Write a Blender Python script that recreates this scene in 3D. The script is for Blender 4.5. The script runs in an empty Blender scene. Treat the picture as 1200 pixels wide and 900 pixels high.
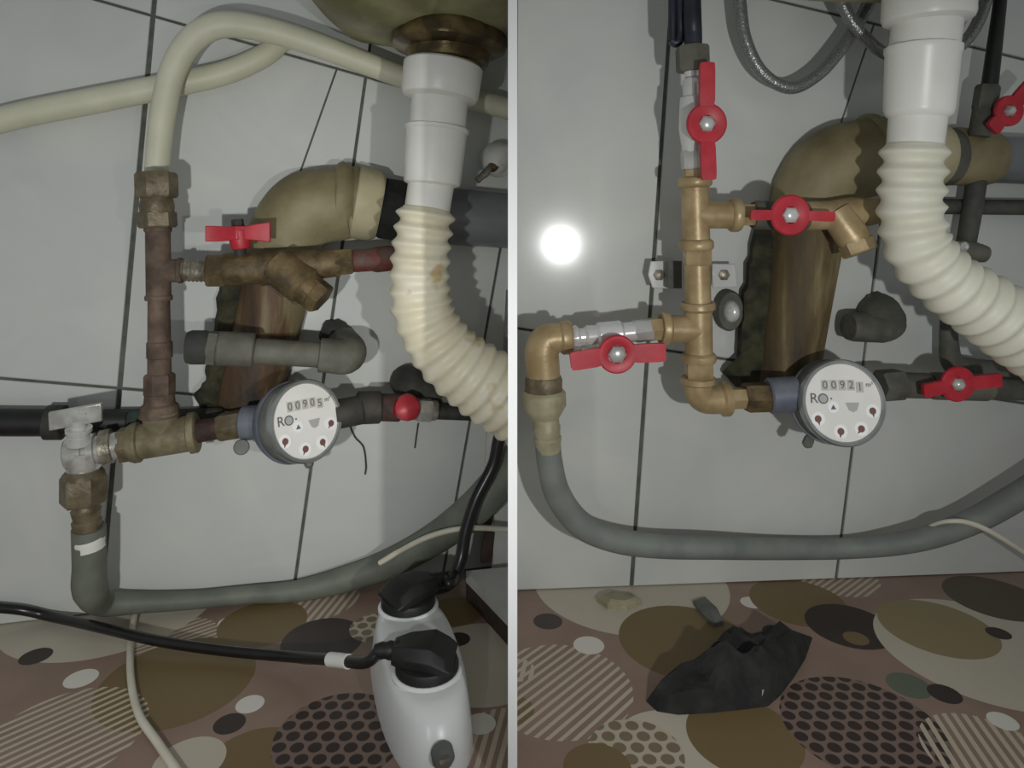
import bpy, bmesh, math, random
from mathutils import Vector, Matrix, noise
random.seed(7)
SC = bpy.context.scene
COL = SC.collection

# ------------------------------------------------------------------ camera, world, lights, exposure
F, CX, CY, H = 800.0, 600.0, 285.0, 0.38          # focal length in px of a 1200x900 frame, horizon row, lens height
cam_d = bpy.data.cameras.new('camera'); cam = bpy.data.objects.new('camera', cam_d); COL.objects.link(cam)
cam.location = (0, 0, H); cam.rotation_euler = (math.pi/2, 0, 0)
cam_d.sensor_width = 36; cam_d.lens = 36*F/1200; cam_d.shift_y = -(450-CY)/1200; cam_d.clip_start = .01
SC.camera = cam
SC.view_settings.view_transform = 'Standard'; SC.view_settings.look = 'None'
SC.view_settings.gamma = 1; SC.view_settings.use_curve_mapping = False
SC.view_settings.exposure = 0.0
W = bpy.data.worlds.new('world'); SC.world = W; W.use_nodes = True
W.node_tree.nodes['Background'].inputs[0].default_value = (.86, .90, .92, 1)
W.node_tree.nodes['Background'].inputs[1].default_value = .26

def spot(name, loc, target, power, cone, blend, size):
    d = bpy.data.lights.new(name, 'SPOT'); d.energy = power; d.spot_size = math.radians(cone); d.spot_blend = blend
    d.shadow_soft_size = size; d.color = (.99, 1.0, .985)
    o = bpy.data.objects.new(name, d); COL.objects.link(o); o.location = loc
    o.rotation_euler = (Vector(target)-Vector(loc)).to_track_quat('-Z', 'Y').to_euler()
    return o
spot('phone_flash', (-.14, .0, H-.10), (-.41, .72, .27), 7.2, 88, .9, .008)
spot('phone_flash', (.212, .0, H-.095), (.16, .75, .28), 6.6, 88, .9, .008)

# ------------------------------------------------------------------ helpers
def lin(c):
    return tuple((v/255/12.92 if v/255 <= .04045 else ((v/255+.055)/1.055)**2.4) for v in c)+(1,)

def mat(name, c1, c2=None, scale=40, rough=.5, metal=0, bump=0, bscale=None, lo=.4, hi=.65, coat=0, c3=None):
    m = bpy.data.materials.new(name); m.use_nodes = True
    nt = m.node_tree; N = nt.nodes; b = N['Principled BSDF']
    b.inputs['Roughness'].default_value = rough; b.inputs['Metallic'].default_value = metal
    b.inputs['Coat Weight'].default_value = coat; b.inputs['Coat Roughness'].default_value = .1
    tc = N.new('ShaderNodeTexCoord')
    def nz(s, det=5):
        n = N.new('ShaderNodeTexNoise'); n.inputs['Scale'].default_value = s; n.inputs['Detail'].default_value = det
        nt.links.new(tc.outputs['Object'], n.inputs['Vector']); return n
    if c2 is None:
        b.inputs['Base Color'].default_value = lin(c1)
    else:
        n = nz(scale); r = N.new('ShaderNodeValToRGB')
        r.color_ramp.elements[0].position = lo; r.color_ramp.elements[0].color = lin(c1)
        r.color_ramp.elements[1].position = hi; r.color_ramp.elements[1].color = lin(c2)
        if c3:
            e = r.color_ramp.elements.new(min(.98, hi+.09)); e.color = lin(c3)
        nt.links.new(n.outputs['Fac'], r.inputs[0]); nt.links.new(r.outputs[0], b.inputs['Base Color'])
    if bump:
        n2 = nz(bscale or scale*3, 3); bp = N.new('ShaderNodeBump'); bp.inputs['Strength'].default_value = bump
        bp.inputs['Distance'].default_value = .002
        nt.links.new(n2.outputs['Fac'], bp.inputs['Height']); nt.links.new(bp.outputs[0], b.inputs['Normal'])
    return m

M = dict(
 grout=mat('grout', (84,88,80), (104,106,97), 60, .9, bump=.3),
 paint=mat('white_paint', (248,248,247), (251,251,250), 10, .5),
 brass=mat('brass', (158,136,98), (184,163,124), 45, .4, .22, .15, 160),
 brass_old=mat('old_brass', (76,64,42), (116,97,64), 60, .6, .2, .5),
 brass_dark=mat('dark_brass', (92,79,52), (142,124,84), 40, .35, .35, .2),
 rust=mat('rusted_steel', (80,66,55), (118,99,84), 50, .75, .1, .5, c3=(124,84,72)),
 rust_dark=mat('dark_rust', (52,38,34), (84,56,50), 60, .75, .1, .5),
 rustred=mat('red_painted_pipe', (98,48,42), (88,80,70), 70, .7, 0, .4),
 bronze=mat('patinated_bronze', (104,96,72), (138,130,102), 55, .6, .2, .4),
 nutold=mat('old_nut', (94,84,64), (126,114,90), 60, .5, .25, .4),
 galv=mat('galvanised_steel', (120,114,100), (172,166,150), 90, .45, .5, .4),
 iron=mat('dark_iron', (44,44,40), (66,64,56), 50, .7, .1, .4),
 greyfit=mat('grey_fitting', (88,88,78), (110,108,95), 40, .7, 0, .3),
 greyfit_d=mat('dark_grey_fitting', (54,55,50), (72,72,65), 50, .75, 0, .4),
 chrome=mat('chrome', (214,214,211), (232,232,229), 20, .2, .4, .05),
 chrome_worn=mat('worn_chrome', (186,184,177), (224,223,217), 60, .25, .62, .1, c3=(150,130,90)),
 satin=mat('satin_nickel', (185,185,181), (208,208,203), 40, .3, .45),
 red=mat('red_plastic', (172,32,46), (190,44,58), 50, .45, bump=.05),
 redpaint=mat('red_painted_metal', (158,36,46), (182,52,62), 40, .4, .1, .1),
 white_plastic=mat('white_plastic', (226,225,217), (233,232,225), 25, .35),
 flex=mat('cream_corrugated_plastic', (222,214,186), (232,227,206), 28, .42, c3=(205,184,140), hi=.6),
 flex_new=mat('pale_corrugated_plastic', (216,214,194), (226,225,208), 20, .5),
 strip=mat('white_socket_plastic', (228,230,228), (234,236,234), 20, .3),
 black=mat('black_rubber', (20,21,20), (29,30,28), 50, .5),
 blackg=mat('black_gloss', (24,22,22), (34,31,30), 50, .28),
 bluehose=mat('dark_blue_hose', (30,31,42), (44,45,58), 50, .4),
 greyhose=mat('grey_green_hose', (104,108,98), (120,124,112), 30, .6, bump=.1),
 greyhose2=mat('grey_hose', (116,121,116), (130,135,128), 30, .6, bump=.1),
 whitehose=mat('cream_hose', (196,195,170), (208,206,184), 20, .5),
 greypvc=mat('grey_pvc', (106,109,111), (118,121,122), 20, .22),
 rubber=mat('ragged_rubber', (20,21,19), (34,34,30), 70, .8, bump=.6),
 sewer=mat('sewer_pipe', (44,37,28), (92,69,46), 18, .65, .0, .5, 90, lo=.36, hi=.56, c3=(122,110,80)),
 sewer_n=mat('sewer_pipe_olive', (54,45,31), (96,79,50), 16, .7, .0, .5, 90, lo=.36, hi=.56, c3=(130,119,84)),
 elbow=mat('cream_sewer_elbow', (96,86,56), (156,146,112), 16, .6, 0, .35, 60, lo=.3, hi=.75),
 coupl=mat('cream_coupling', (160,152,118), (182,174,142), 20, .55, 0, .2, 60),
 mortar=mat('dark_rough', (36,36,26), (66,64,44), 60, .95, bump=.9),  # dark olive tone of the ragged bands along the sewer pipes
 meterbody=mat('blue_grey_meter_body', (94,99,112), (120,124,130), 30, .45, .1),
 metering=mat('meter_ring', (150,154,152), (178,181,178), 30, .25, .7),
 dial=mat('dial_face', (232,230,224), (240,237,232), 30, .4),
 ink=mat('grey_ink', (104,104,106), None, rough=.6),
 inkl=mat('pale_ink', (178,180,176), None, rough=.6),
 inkr=mat('brown_red_ink', (120,84,76), None, rough=.6),
 digit=mat('digit_window', (198,196,188), None, rough=.4),
 whitewire=mat('white_wire', (206,200,182), (216,211,195), 30, .5),
 sink=mat('stained_basin', (104,102,70), (158,154,116), 14, .45, bump=.2),
 board=mat('white_board', (196,197,190), (210,210,203), 20, .6),
 brown=mat('dark_brown_edge', (60,48,42), (76,62,54), 60, .8),
 clothblk=mat('black_cloth', (26,26,26), (44,43,41), 60, .85, bump=.8, bscale=160),
 teal=mat('teal_patina', (54,72,64), (44,46,40), 70, .8),
 creamnut=mat('cream_brass_nut', (150,144,116), (172,165,136), 50, .5, .1, .3),
 hazyfit=mat('hazy_grey_fitting', (78,78,71), (98,97,88), 50, .75, 0, .3), hazyiron=mat('hazy_iron', (62,62,57), (80,79,72), 50, .75, 0, .3),  # paler copies for the right bay, its haze mixed into their colour
 flange=mat('stained_brass_flange', (74,62,40), (128,110,70), 40, .3, .65, .15),
 seal=mat('grey_seal', (92,94,90), (112,113,108), 40, .6),
 hair=mat('dark_fibre', (52,50,46), None, rough=.9),
)
# glazed marbled tile
def tile_mat():
    m = bpy.data.materials.new('glazed_tile'); m.use_nodes = True
    nt = m.node_tree; N = nt.nodes; L_ = nt.links; b = N['Principled BSDF']
    g = N.new('ShaderNodeNewGeometry')
    n = N.new('ShaderNodeTexNoise'); n.inputs['Scale'].default_value = 7; n.inputs['Detail'].default_value = 6; n.inputs['Distortion'].default_value = 1.2
    r = N.new('ShaderNodeValToRGB')
    for e, p, c in zip(r.color_ramp.elements, (.32, .66), ((196,199,195), (207,208,202))): e.position = p; e.color = lin(c)
    L_.new(g.outputs['Position'], n.inputs['Vector']); L_.new(n.outputs['Fac'], r.inputs[0]); L_.new(r.outputs[0], b.inputs['Base Color'])
    b.inputs['Roughness'].default_value = .14; b.inputs['Specular IOR Level'].default_value = .4
    n2 = N.new('ShaderNodeTexNoise'); n2.inputs['Scale'].default_value = 9
    bp = N.new('ShaderNodeBump'); bp.inputs['Strength'].default_value = .02; bp.inputs['Distance'].default_value = .01
    L_.new(g.outputs['Position'], n2.inputs['Vector']); L_.new(n2.outputs['Fac'], bp.inputs['Height']); L_.new(bp.outputs[0], b.inputs['Normal'])
    return m
M['tile'] = tile_mat()
# steel braid
def braid_mat():
    m = mat('steel_braid', (150,152,148), (104,106,104), 900, .3, .5)
    nt = m.node_tree; b = nt.nodes['Principled BSDF']
    tc = nt.nodes.new('ShaderNodeTexCoord'); v = nt.nodes.new('ShaderNodeTexVoronoi'); v.inputs['Scale'].default_value = 520
    bp = nt.nodes.new('ShaderNodeBump'); bp.inputs['Strength'].default_value = .35; bp.inputs['Distance'].default_value = .001
    nt.links.new(tc.outputs['Object'], v.inputs['Vector']); nt.links.new(v.outputs['Distance'], bp.inputs['Height']); nt.links.new(bp.outputs[0], b.inputs['Normal'])
    return m
M['braid'] = braid_mat()
for q in ('sewer', 'sewer_n'):                               # rust and lime run in streaks along the pipe
    nt = M[q].node_tree; tc = next(n for n in nt.nodes if n.type == 'TEX_COORD'); mp = nt.nodes.new('ShaderNodeMapping')
    mp.inputs['Scale'].default_value = (2.2, 2.2, .28); mp.inputs['Rotation'].default_value = (0, math.radians(14), 0)
    for n in [n for n in nt.nodes if n.type == 'TEX_NOISE'][:1]:
        nt.links.new(tc.outputs['Object'], mp.inputs['Vector']); nt.links.new(mp.outputs[0], n.inputs['Vector'])

def tag(o, label=None, cat=None, group=None, kind=None):
    for k, v in (('label', label), ('category', cat), ('group', group), ('kind', kind)):
        if v: o[k] = v
    return o

def thing(name, loc, label, cat, group=None):
    o = bpy.data.objects.new(name, None); COL.objects.link(o); o.location = loc; o.empty_display_size = .02
    return tag(o, label, cat, group)

DIV = .0031                                                  # half thickness of the dividing panel
class MB:
    def __init__(s): s.v = []; s.f = []
    def add(s, vs, fs):
        b = len(s.v); s.v += [Vector(v) for v in vs]; s.f += [tuple(i+b for i in f) for f in fs]; return s
    def rings(s, rings, closed=True, cap=True):
        n = len(rings[0]); vs = [p for r in rings for p in r]; fs = []
        for i in range(len(rings)-1):
            for j in range(n if closed else n-1):
                k = (j+1) % n; fs.append((i*n+j, i*n+k, (i+1)*n+k, (i+1)*n+j))
        if cap:
            fs.append(tuple(range(n-1, -1, -1))); fs.append(tuple((len(rings)-1)*n+j for j in range(n)))
        return s.add(vs, fs)
    def box(s, c, ex, ey, ez):                               # centre and three half-extent vectors
        c = Vector(c); vs = [c+a*Vector(ex)+b*Vector(ey)+d*Vector(ez) for a in (-1,1) for b in (-1,1) for d in (-1,1)]
        return s.add(vs, [(0,1,3,2),(4,6,7,5),(0,4,5,1),(2,3,7,6),(0,2,6,4),(1,5,7,3)])
    def build(s, name, m, parent=None, clip=None, sharp=38, bevel=0, smooth=True, rough=0, sub=0):
        bm = bmesh.new(); vs = [bm.verts.new(v) for v in s.v]
        for f in s.f:
            try: bm.faces.new([vs[i] for i in f])
            except ValueError: pass
        if clip:
            d = -1 if clip == 'left' else 1
            r = bmesh.ops.bisect_plane(bm, geom=bm.verts[:]+bm.edges[:]+bm.faces[:], plane_co=(d*(DIV+.0004),0,0), plane_no=(-d,0,0), clear_outer=True)
            es = [e for e in r['geom_cut'] if isinstance(e, bmesh.types.BMEdge)]
            if es: bmesh.ops.holes_fill(bm, edges=es, sides=0)
        bmesh.ops.remove_doubles(bm, verts=bm.verts, dist=1e-6)
        bmesh.ops.recalc_face_normals(bm, faces=bm.faces)
        if rough:
            bm.normal_update()
            for v in bm.verts: v.co += v.normal*rough*(noise.noise(v.co*55)+.6*noise.noise(v.co*140))
        base = Vector((0,0,0)); p = parent
        while p: base = base+Vector(p.location); p = p.parent
        if parent is None:
            base = sum((v.co for v in bm.verts), Vector())/max(1, len(bm.verts))
            base.z = min(v.co.z for v in bm.verts)
        for v in bm.verts: v.co -= base
        me = bpy.data.meshes.new(name); bm.to_mesh(me); bm.free()
        if smooth:
            me.polygons.foreach_set('use_smooth', [True]*len(me.polygons)); me.set_sharp_from_angle(angle=math.radians(sharp))
        o = bpy.data.objects.new(name, me); COL.objects.link(o); o.data.materials.append(M[m] if isinstance(m, str) else m)
        if parent: o.parent = parent
        else: o.location = base
        if bevel:
            md = o.modifiers.new('bevel', 'BEVEL'); md.width = bevel; md.segments = 2; md.limit_method = 'ANGLE'
        if sub:
            md = o.modifiers.new('subdivision', 'SUBSURF'); md.levels = sub; md.render_levels = sub
        return o

def frame(d):
    d = Vector(d).normalized(); a = Vector((0,0,1)) if abs(d.z) < .9 else Vector((1,0,0))
    x = a.cross(d).normalized(); return x, d.cross(x).normalized(), d

def catmull(P, k):
    P = [Vector(p) for p in P]; Q = [2*P[0]-P[1]]+P+[2*P[-1]-P[-2]]; out = []
    for i in range(1, len(Q)-2):
        for j in range(k):
            t = j/k; a, b, c, d = Q[i-1:i+3]
            out.append(.5*((2*b)+(c-a)*t+(2*a-5*b+4*c-d)*t*t+(3*b-a-3*c+d)*t**3))
    out.append(P[-1]); return out

def sweep(mb, path, rad, n=16, phase=0):
    """tube along a polyline with one radius for each point (parallel transport)"""
    x, y, d = frame(path[1]-path[0]); rings = []
    for i, p in enumerate(path):
        t = (path[min(i+1, len(path)-1)]-path[max(i-1, 0)]).normalized()
        x = (x-t*x.dot(t)).normalized(); y = t.cross(x)
        r = rad[i] if isinstance(rad, (list, tuple)) else rad
        rings.append([p+x*math.cos(phase+2*math.pi*j/n)*r+y*math.sin(phase+2*math.pi*j/n)*r for j in range(n)])
    return mb.rings(rings)

def lathe(mb, A, B, prof, n=24, phase=0):
    x, y, d = frame(B-A); L = (B-A)
    return mb.rings([[A+L*t+x*math.cos(phase+2*math.pi*j/n)*r+y*math.sin(phase+2*math.pi*j/n)*r for j in range(n)] for t, r in prof])

# ------------------------------------------------------------------ the two bays
class Bay:
    def __init__(s, side, y0, k, lean):
        s.side, s.y0, s.k, s.lean = side, y0, k, lean       # tile plane: y = y0 + k*x - lean*z
        n = Vector((k, -1, -lean)); s.n = n.normalized()
        s.o = Vector((0, y0, 0)); s.u = Vector((1, k, 0)).normalized(); s.v = s.u.cross(-s.n).normalized()
        if s.v.z < 0: s.v = -s.v
    def p(s, px, py, off=0.):
        d = Vector(((px-CX)/F, 1, (CY-py)/F)); C = Vector((0,0,H))
        t = (off-(C-s.o).dot(s.n))/d.dot(s.n); return C+d*t
    def r(s, rpx, px, py, off=0.): return rpx*s.p(px, py, off).y/F
    def uv(s, P): q = P-s.o; return (q.dot(s.u), q.dot(s.v))
    def at(s, u, v, off=0.): return s.o+s.u*u+s.v*v+s.n*off
    def seg(s, mb, a, b, prof, n=24, phase=0):              # lathe between two (px, py, off) points, radii in px
        A, B = s.p(*a), s.p(*b); k = (A.y+B.y)/2/F
        return lathe(mb, A, B, [(t, r*k) for t, r in prof], n, phase)
    def tube(s, mb, pts, rpx, n=16, k=10):
        P = [s.p(*q[:3]) for q in pts]; path = catmull(P, k); kk = sum(q.y for q in P)/len(P)/F
        if isinstance(rpx, (list, tuple)):
            rr = []
            for i in range(len(path)):
                f = i/k; a = min(int(f), len(rpx)-2); w = f-a; rr.append((rpx[a]*(1-w)+rpx[a+1]*w)*kk)
        else: rr = rpx*kk
        return sweep(mb, path, rr, n)
LB = Bay('left', .806, .25, 0.0)
RB = Bay('right', .745, .072, .063)

def fl(px, py, z=0.):                                        # a point at height z above the floor
    y = F*(H-z)/(py-CY); return Vector(((px-CX)/F*y, y, z))

# ------------------------------------------------------------------ setting: floor with printed oilcloth
# (px, py, half width px, kind) read off the cloth; turned into real circles on the floor
PRINT = [
 (135,708,112,'cream'),(205,750,48,'stripe2'),(208,797,86,'olive'),(300,896,62,'olive'),(222,892,40,'cream'),
 (75,862,88,'stripe'),(42,769,17,'dark'),(95,795,18,'white'),(293,825,16,'white'),(269,848,18,'dark'),(269,729,13,'white'),
 (398,862,76,'hex'),(368,700,52,'stripe3'),(308,730,50,'olive'),(378,750,47,'dark'),(440,735,30,'hexl'),
 (565,775,80,'cream'),(535,716,32,'olive'),(537,749,14,'dark'),(592,868,56,'stripe3'),(600,832,26,'olive'),(563,848,18,'white'),(605,785,22,'stripe3'),
 (738,682,112,'cream'),(790,722,34,'stripe2'),(802,750,76,'olive'),(642,728,17,'dark'),(655,806,86,'stripe'),(690,756,18,'white'),(881,706,13,'white'),
 (790,880,70,'cream'),(745,882,56,'hexl'),(872,862,66,'olive'),(1010,850,90,'hex'),(980,676,46,'stripe2'),(935,705,54,'olive'),
 (995,733,48,'dark'),(1003,748,14,'olive'),(910,741,16,'dark'),(1150,760,112,'cream'),(1098,735,62,'olive2'),(1165,700,52,'darko'),(1170,742,13,'dark'),
 (1065,803,24,'teal'),(1107,813,18,'dark'),(1160,885,72,'stripe3'),(1175,845,16,'white'),(700,900,40,'olive')]
def cloth_mat():
    m = bpy.data.materials.new('printed_oilcloth'); m.use_nodes = True
    nt = m.node_tree; N = nt.nodes; K = nt.links; b = N['Principled BSDF']
    g = N.new('ShaderNodeNewGeometry'); P = g.outputs['Position']
    def math_(op, a, bb=None, c=None):
        n = N.new('ShaderNodeMath'); n.operation = op
        for i, q in enumerate((a, bb, c)):
            if q is None: continue
            if isinstance(q, (int, float)): n.inputs[i].default_value = q
            else: K.new(q, n.inputs[i])
        return n.outputs[0]
    def vm(op, a, bb=None, out=0, scale=None):
        n = N.new('ShaderNodeVectorMath'); n.operation = op
        for i, q in enumerate((a, bb)):
            if q is None: continue
            if isinstance(q, tuple): n.inputs[i].default_value = q
            else: K.new(q, n.inputs[i])
        if scale is not None: n.inputs['Scale'].default_value = scale
        return n.outputs[out]
    def mixc(fac, a, bb):
        n = N.new('ShaderNodeMix'); n.data_type = 'RGBA'
        K.new(fac, n.inputs[0])
        for i, q in ((6, a), (7, bb)):
            if isinstance(q, tuple): n.inputs[i].default_value = q
            else: K.new(q, n.inputs[i])
        return n.outputs[2]
    flat = vm('MULTIPLY', P, (1, 1, 0))
    C = dict(cream=(198,189,172), olive=(122,103,68), dark=(58,47,43), white=(226,221,211), olive2=(148,133,98), darko=(84,76,54), teal=(102,110,94))
    def stripes(ang, period, duty):
        d = vm('DOT_PRODUCT', flat, (math.sin(ang), math.cos(ang), 0), out=1)
        return math_('LESS_THAN', math_('FRACT', math_('MULTIPLY', d, 1/period)), duty)
    S1, S2, S3 = stripes(math.radians(-48), .0080, .42), stripes(math.radians(-40), .0066, .45), stripes(math.radians(-80), .0078, .5)
    a = .0135; s = (a, a*math.sqrt(3), 1)
    def lat(off):
        w = vm('MODULO', vm('ADD', flat, (5*a*100+off[0], 5*a*100*math.sqrt(3)+off[1], 0)), s)
        q = vm('MULTIPLY', vm('SUBTRACT', w, (s[0]/2, s[1]/2, 0)), (1, 1, 0)); return vm('LENGTH', q, out=1)
    dots = math_('LESS_THAN', math_('MINIMUM', lat((0,0)), lat((s[0]/2, s[1]/2))), .0052)
    hexd = mixc(dots, lin((128,108,97)), lin((56,44,41))); hexl = mixc(dots, lin((192,182,162)), lin((128,115,92)))
    n0 = N.new('ShaderNodeTexNoise'); n0.inputs['Scale'].default_value = 14; n0.inputs['Detail'].default_value = 6; K.new(P, n0.inputs['Vector'])
    r0 = N.new('ShaderNodeValToRGB'); r0.color_ramp.elements[0].position = .35; r0.color_ramp.elements[0].color = lin((142,119,105)); r0.color_ramp.elements[1].position = .65; r0.color_ramp.elements[1].color = lin((155,131,117))
    K.new(n0.outputs['Fac'], r0.inputs[0]); cur = r0.outputs[0]
    sep = N.new('ShaderNodeSeparateXYZ'); K.new(P, sep.inputs[0]); west = math_('LESS_THAN', sep.outputs[0], 0.); east = math_('SUBTRACT', 1., west)
    for px, py, hw, kind in PRINT:
        c = fl(px, py); rad = hw*c.y/F
        inside = math_('LESS_THAN', vm('DISTANCE', flat, (c.x, c.y, 0), out=1), rad)
        inside = math_('MULTIPLY', inside, west if px < 600 else east)      # each bay has its own sheet of oilcloth
        if kind.startswith('stripe'):
            S = {'stripe': S1, 'stripe2': S2, 'stripe3': S3}[kind]
            cur = mixc(math_('MULTIPLY', inside, S), cur, lin((196,185,164)))
        else: cur = mixc(inside, cur, hexd if kind == 'hex' else hexl if kind == 'hexl' else lin(C[kind]))
    K.new(cur, b.inputs['Base Color']); b.inputs['Roughness'].default_value = .5
    bp = N.new('ShaderNodeBump'); bp.inputs['Strength'].default_value = .25; bp.inputs['Distance'].default_value = .004
    K.new(n0.outputs['Fac'], bp.inputs['Height']); K.new(bp.outputs[0], b.inputs['Normal'])
    return m
M['cloth'] = cloth_mat()
o = MB().box((0, .62, -.01), (.95,0,0), (0,.36,0), (0,0,.01)).build('floor', 'cloth', smooth=False)
tag(o, 'brown oilcloth floor printed with cream, olive and dotted circles', kind='structure')

# tiled walls: a grout bed with every tile a piece of its own
def clip2(poly, a, b, inset):
    """keep the part of a 2-D polygon left of a->b, moved in by inset"""
    d = Vector((b[0]-a[0], b[1]-a[1])).normalized(); n = Vector((-d.y, d.x)); out = []
    f = [((Vector(q)-Vector(a)).dot(n)-inset) for q in poly]
    for i in range(len(poly)):
        j = (i+1) % len(poly); P, Q = Vector(poly[i]), Vector(poly[j])
        if f[i] >= 0: out.append(P)
        if f[i]*f[j] < 0: out.append(P+(Q-P)*(f[i]/(f[i]-f[j])))
    return out

def wall(bay, name, xlo, xhi, vlines, hlines, cracks, gaps, label):
    ul, uh = (bay.uv(Vector((x, bay.y0+bay.k*x, 0)))[0] for x in (xlo, xhi))
    vt = .80; q = []
    bed = MB(); c0 = [bay.at(u, v, -.003) for u, v in ((ul,0),(uh,0),(uh,vt),(ul,vt))]
    bed.add(c0+[p-bay.n*.02 for p in c0], [(0,1,2,3),(7,6,5,4),(0,4,5,1),(1,5,6,2),(2,6,7,3),(3,7,4,0)])
    w = bed.build(name, 'grout', smooth=False); tag(w, label, kind='structure')
    L2 = lambda l: (bay.uv(bay.p(*l[0])), bay.uv(bay.p(*l[1])))
    V = [L2(l) for l in vlines]; Hh = [L2(l) for l in hlines]; Ck = {k: L2(l) for k, l in cracks.items()}
    for ci in range(len(V)+1):
        for ri in range(len(Hh)+1):
            base = [(ul,.001),(uh,.001),(uh,vt),(ul,vt)]; g = gaps[0]
            if ci > 0: a, b = V[ci-1]; base = clip2(base, b, a, gaps[min(ci-1, len(gaps)-1)])     # right of the joint (joints run top to bottom)
            if base and ci < len(V): a, b = V[ci]; base = clip2(base, a, b, gaps[min(ci, len(gaps)-1)])[:]
            if base and ri > 0: a, b = Hh[ri-1]; base = clip2(base, b, a, .0015)                    # below
            if base and ri < len(Hh): a, b = Hh[ri]; base = clip2(base, a, b, .0015)                # above
            if not base or len(base) < 3: continue
            cells = [base]
            if (ci, ri) in Ck:
                a, b = Ck[(ci, ri)]; cells = [clip2(base, a, b, .0009), clip2(base, b, a, .0009)]
            for poly in cells:
                if len(poly) < 3: continue
                cen = sum(poly, Vector((0,0)))/len(poly)
                big = max((p-cen).length for p in poly)
                if big < .012: continue
                ins = []
                for p in poly: ins.append(cen+(p-cen)*(1-.0011/max(.02, (p-cen).length)))
                mb = MB(); mb.rings([[bay.at(p.x, p.y, o_) for p in pp] for pp, o_ in ((poly,-.0055),(poly,-.0008),(ins,0.))])
                t = mb.build('tile', 'tile', w, smooth=False)
    return w
# vertical joints are given top to bottom, so "left of a->b" in (u, v) is the right-hand side
VL = [((-75,20),(-150,690)), ((179,20),(119,690)), ((430,80),(345,687)), ((586,295),(520,670))]
HL = [((18,445),(590,493)), ((178,18),(560,127))]          # bottom joint first
VR = [((786,20),(740,690)), ((1030,280),(982,665)), ((1275,280),(1220,665))]
HR = [((606,385),(1182,470)), ((960,12),(1182,65))]
# clip2 keeps the left side of a->b: for a downward joint that is larger u, so feed left-of-joint cells reversed
def fix(ls): return [(b, a) for a, b in ls]
def hfix(ls): return [(b, a) for a, b in ls]
wl = wall(LB, 'wall_left', -.80, -DIV, fix(VL), hfix(HL), {(2,1): ((395,80),(262,455))}, [.0022,.0024,.0016,.0014], 'pale glazed tiled wall behind the old rusty pipes')
wr = wall(RB, 'wall_right', DIV, .80, fix(VR), hfix(HR), {(1,1): ((1015,57),(905,386))}, [.0022,.0017,.0015], 'pale glazed tiled wall behind the new brass pipework')
mb = MB(); mb.box((.0004, (.46+.84)/2, .41), (DIV,0,0), (0,(.84-.46)/2,0), (0,0,.41))
tag(mb.build('wall_middle', 'paint', smooth=False), 'thin white upright panel between the two pipe bays', kind='structure')

# ------------------------------------------------------------------ builders of fittings
def collar_prof(r, rc, a=.0, b=1.): return [(a, rc*.94), (a+.08*(b-a), rc), (b-.08*(b-a), rc), (b, rc*.94)]
def cyl(bay, name, m, parent, a, b, r0, r1=None, n=24, ch=.06, rough=0, clip=None, phase=0):
    r1 = r0 if r1 is None else r1
    mb = MB(); bay.seg(mb, a, b, [(0, r0*.9), (ch, r0), (1-ch, r1), (1, r1*.9)], n, phase)
    return mb.build(name, m, parent, rough=rough, clip=clip)
def prof(bay, name, m, parent, a, b, pr, n=24, rough=0, clip=None, phase=0):
    mb = MB(); bay.seg(mb, a, b, pr, n, phase); return mb.build(name, m, parent, rough=rough, clip=clip)
def hexn(bay, name, m, parent, a, b, r, ph=0): return cyl(bay, name, m, parent, a, b, r, n=6, ch=.1, phase=ph)
def lerp(a, b, t): return tuple(x+(y-x)*t for x, y in zip(a, b))
def tube_thing(bay, name, m, label, cat, pts, r, group=None, n=16, k=10, clip=None, rough=0):
    mb = MB(); bay.tube(mb, pts, r, n, k); return tag(mb.build(name, m, clip=clip, rough=rough), label, cat, group)

def tee(bay, name, m, label, a, b, c, r, rc, t=.5, cl=9, cat='pipe fitting'):
    o = thing(name, bay.p(*b), label, cat); mid = lerp(a, b, t)
    mb = MB(); bay.seg(mb, a, b, [(0,r),(1,r)]); bay.seg(mb, mid, c, [(0,r),(1,r)]); mb.build('body', m, o)
    for e in (a, b, c):
        L = math.dist(e[:2], mid[:2]); q = lerp(e, mid, cl/L)
        prof(bay, 'collar', m, o, e, q, [(0,rc*.95),(.15,rc),(.7,rc),(.85,rc*.93),(1,r)])
    return o

def elbow(bay, name, m, label, pts, r, rc, cl=.2, cat='pipe fitting'):
    """bent fitting; pts are (px,py,off), first and last get collars"""
    o = thing(name, bay.p(*pts[-1]), label, cat)
    mb = MB(); bay.tube(mb, pts, r, 20, 8); mb.build('body', m, o)
    for e, q in ((pts[0], pts[1]), (pts[-1], pts[-2])):
        prof(bay, 'collar', m, o, e, lerp(e, q, cl), [(0,rc*.95),(.15,rc),(.75,rc),(1,r)])
    return o

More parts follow.
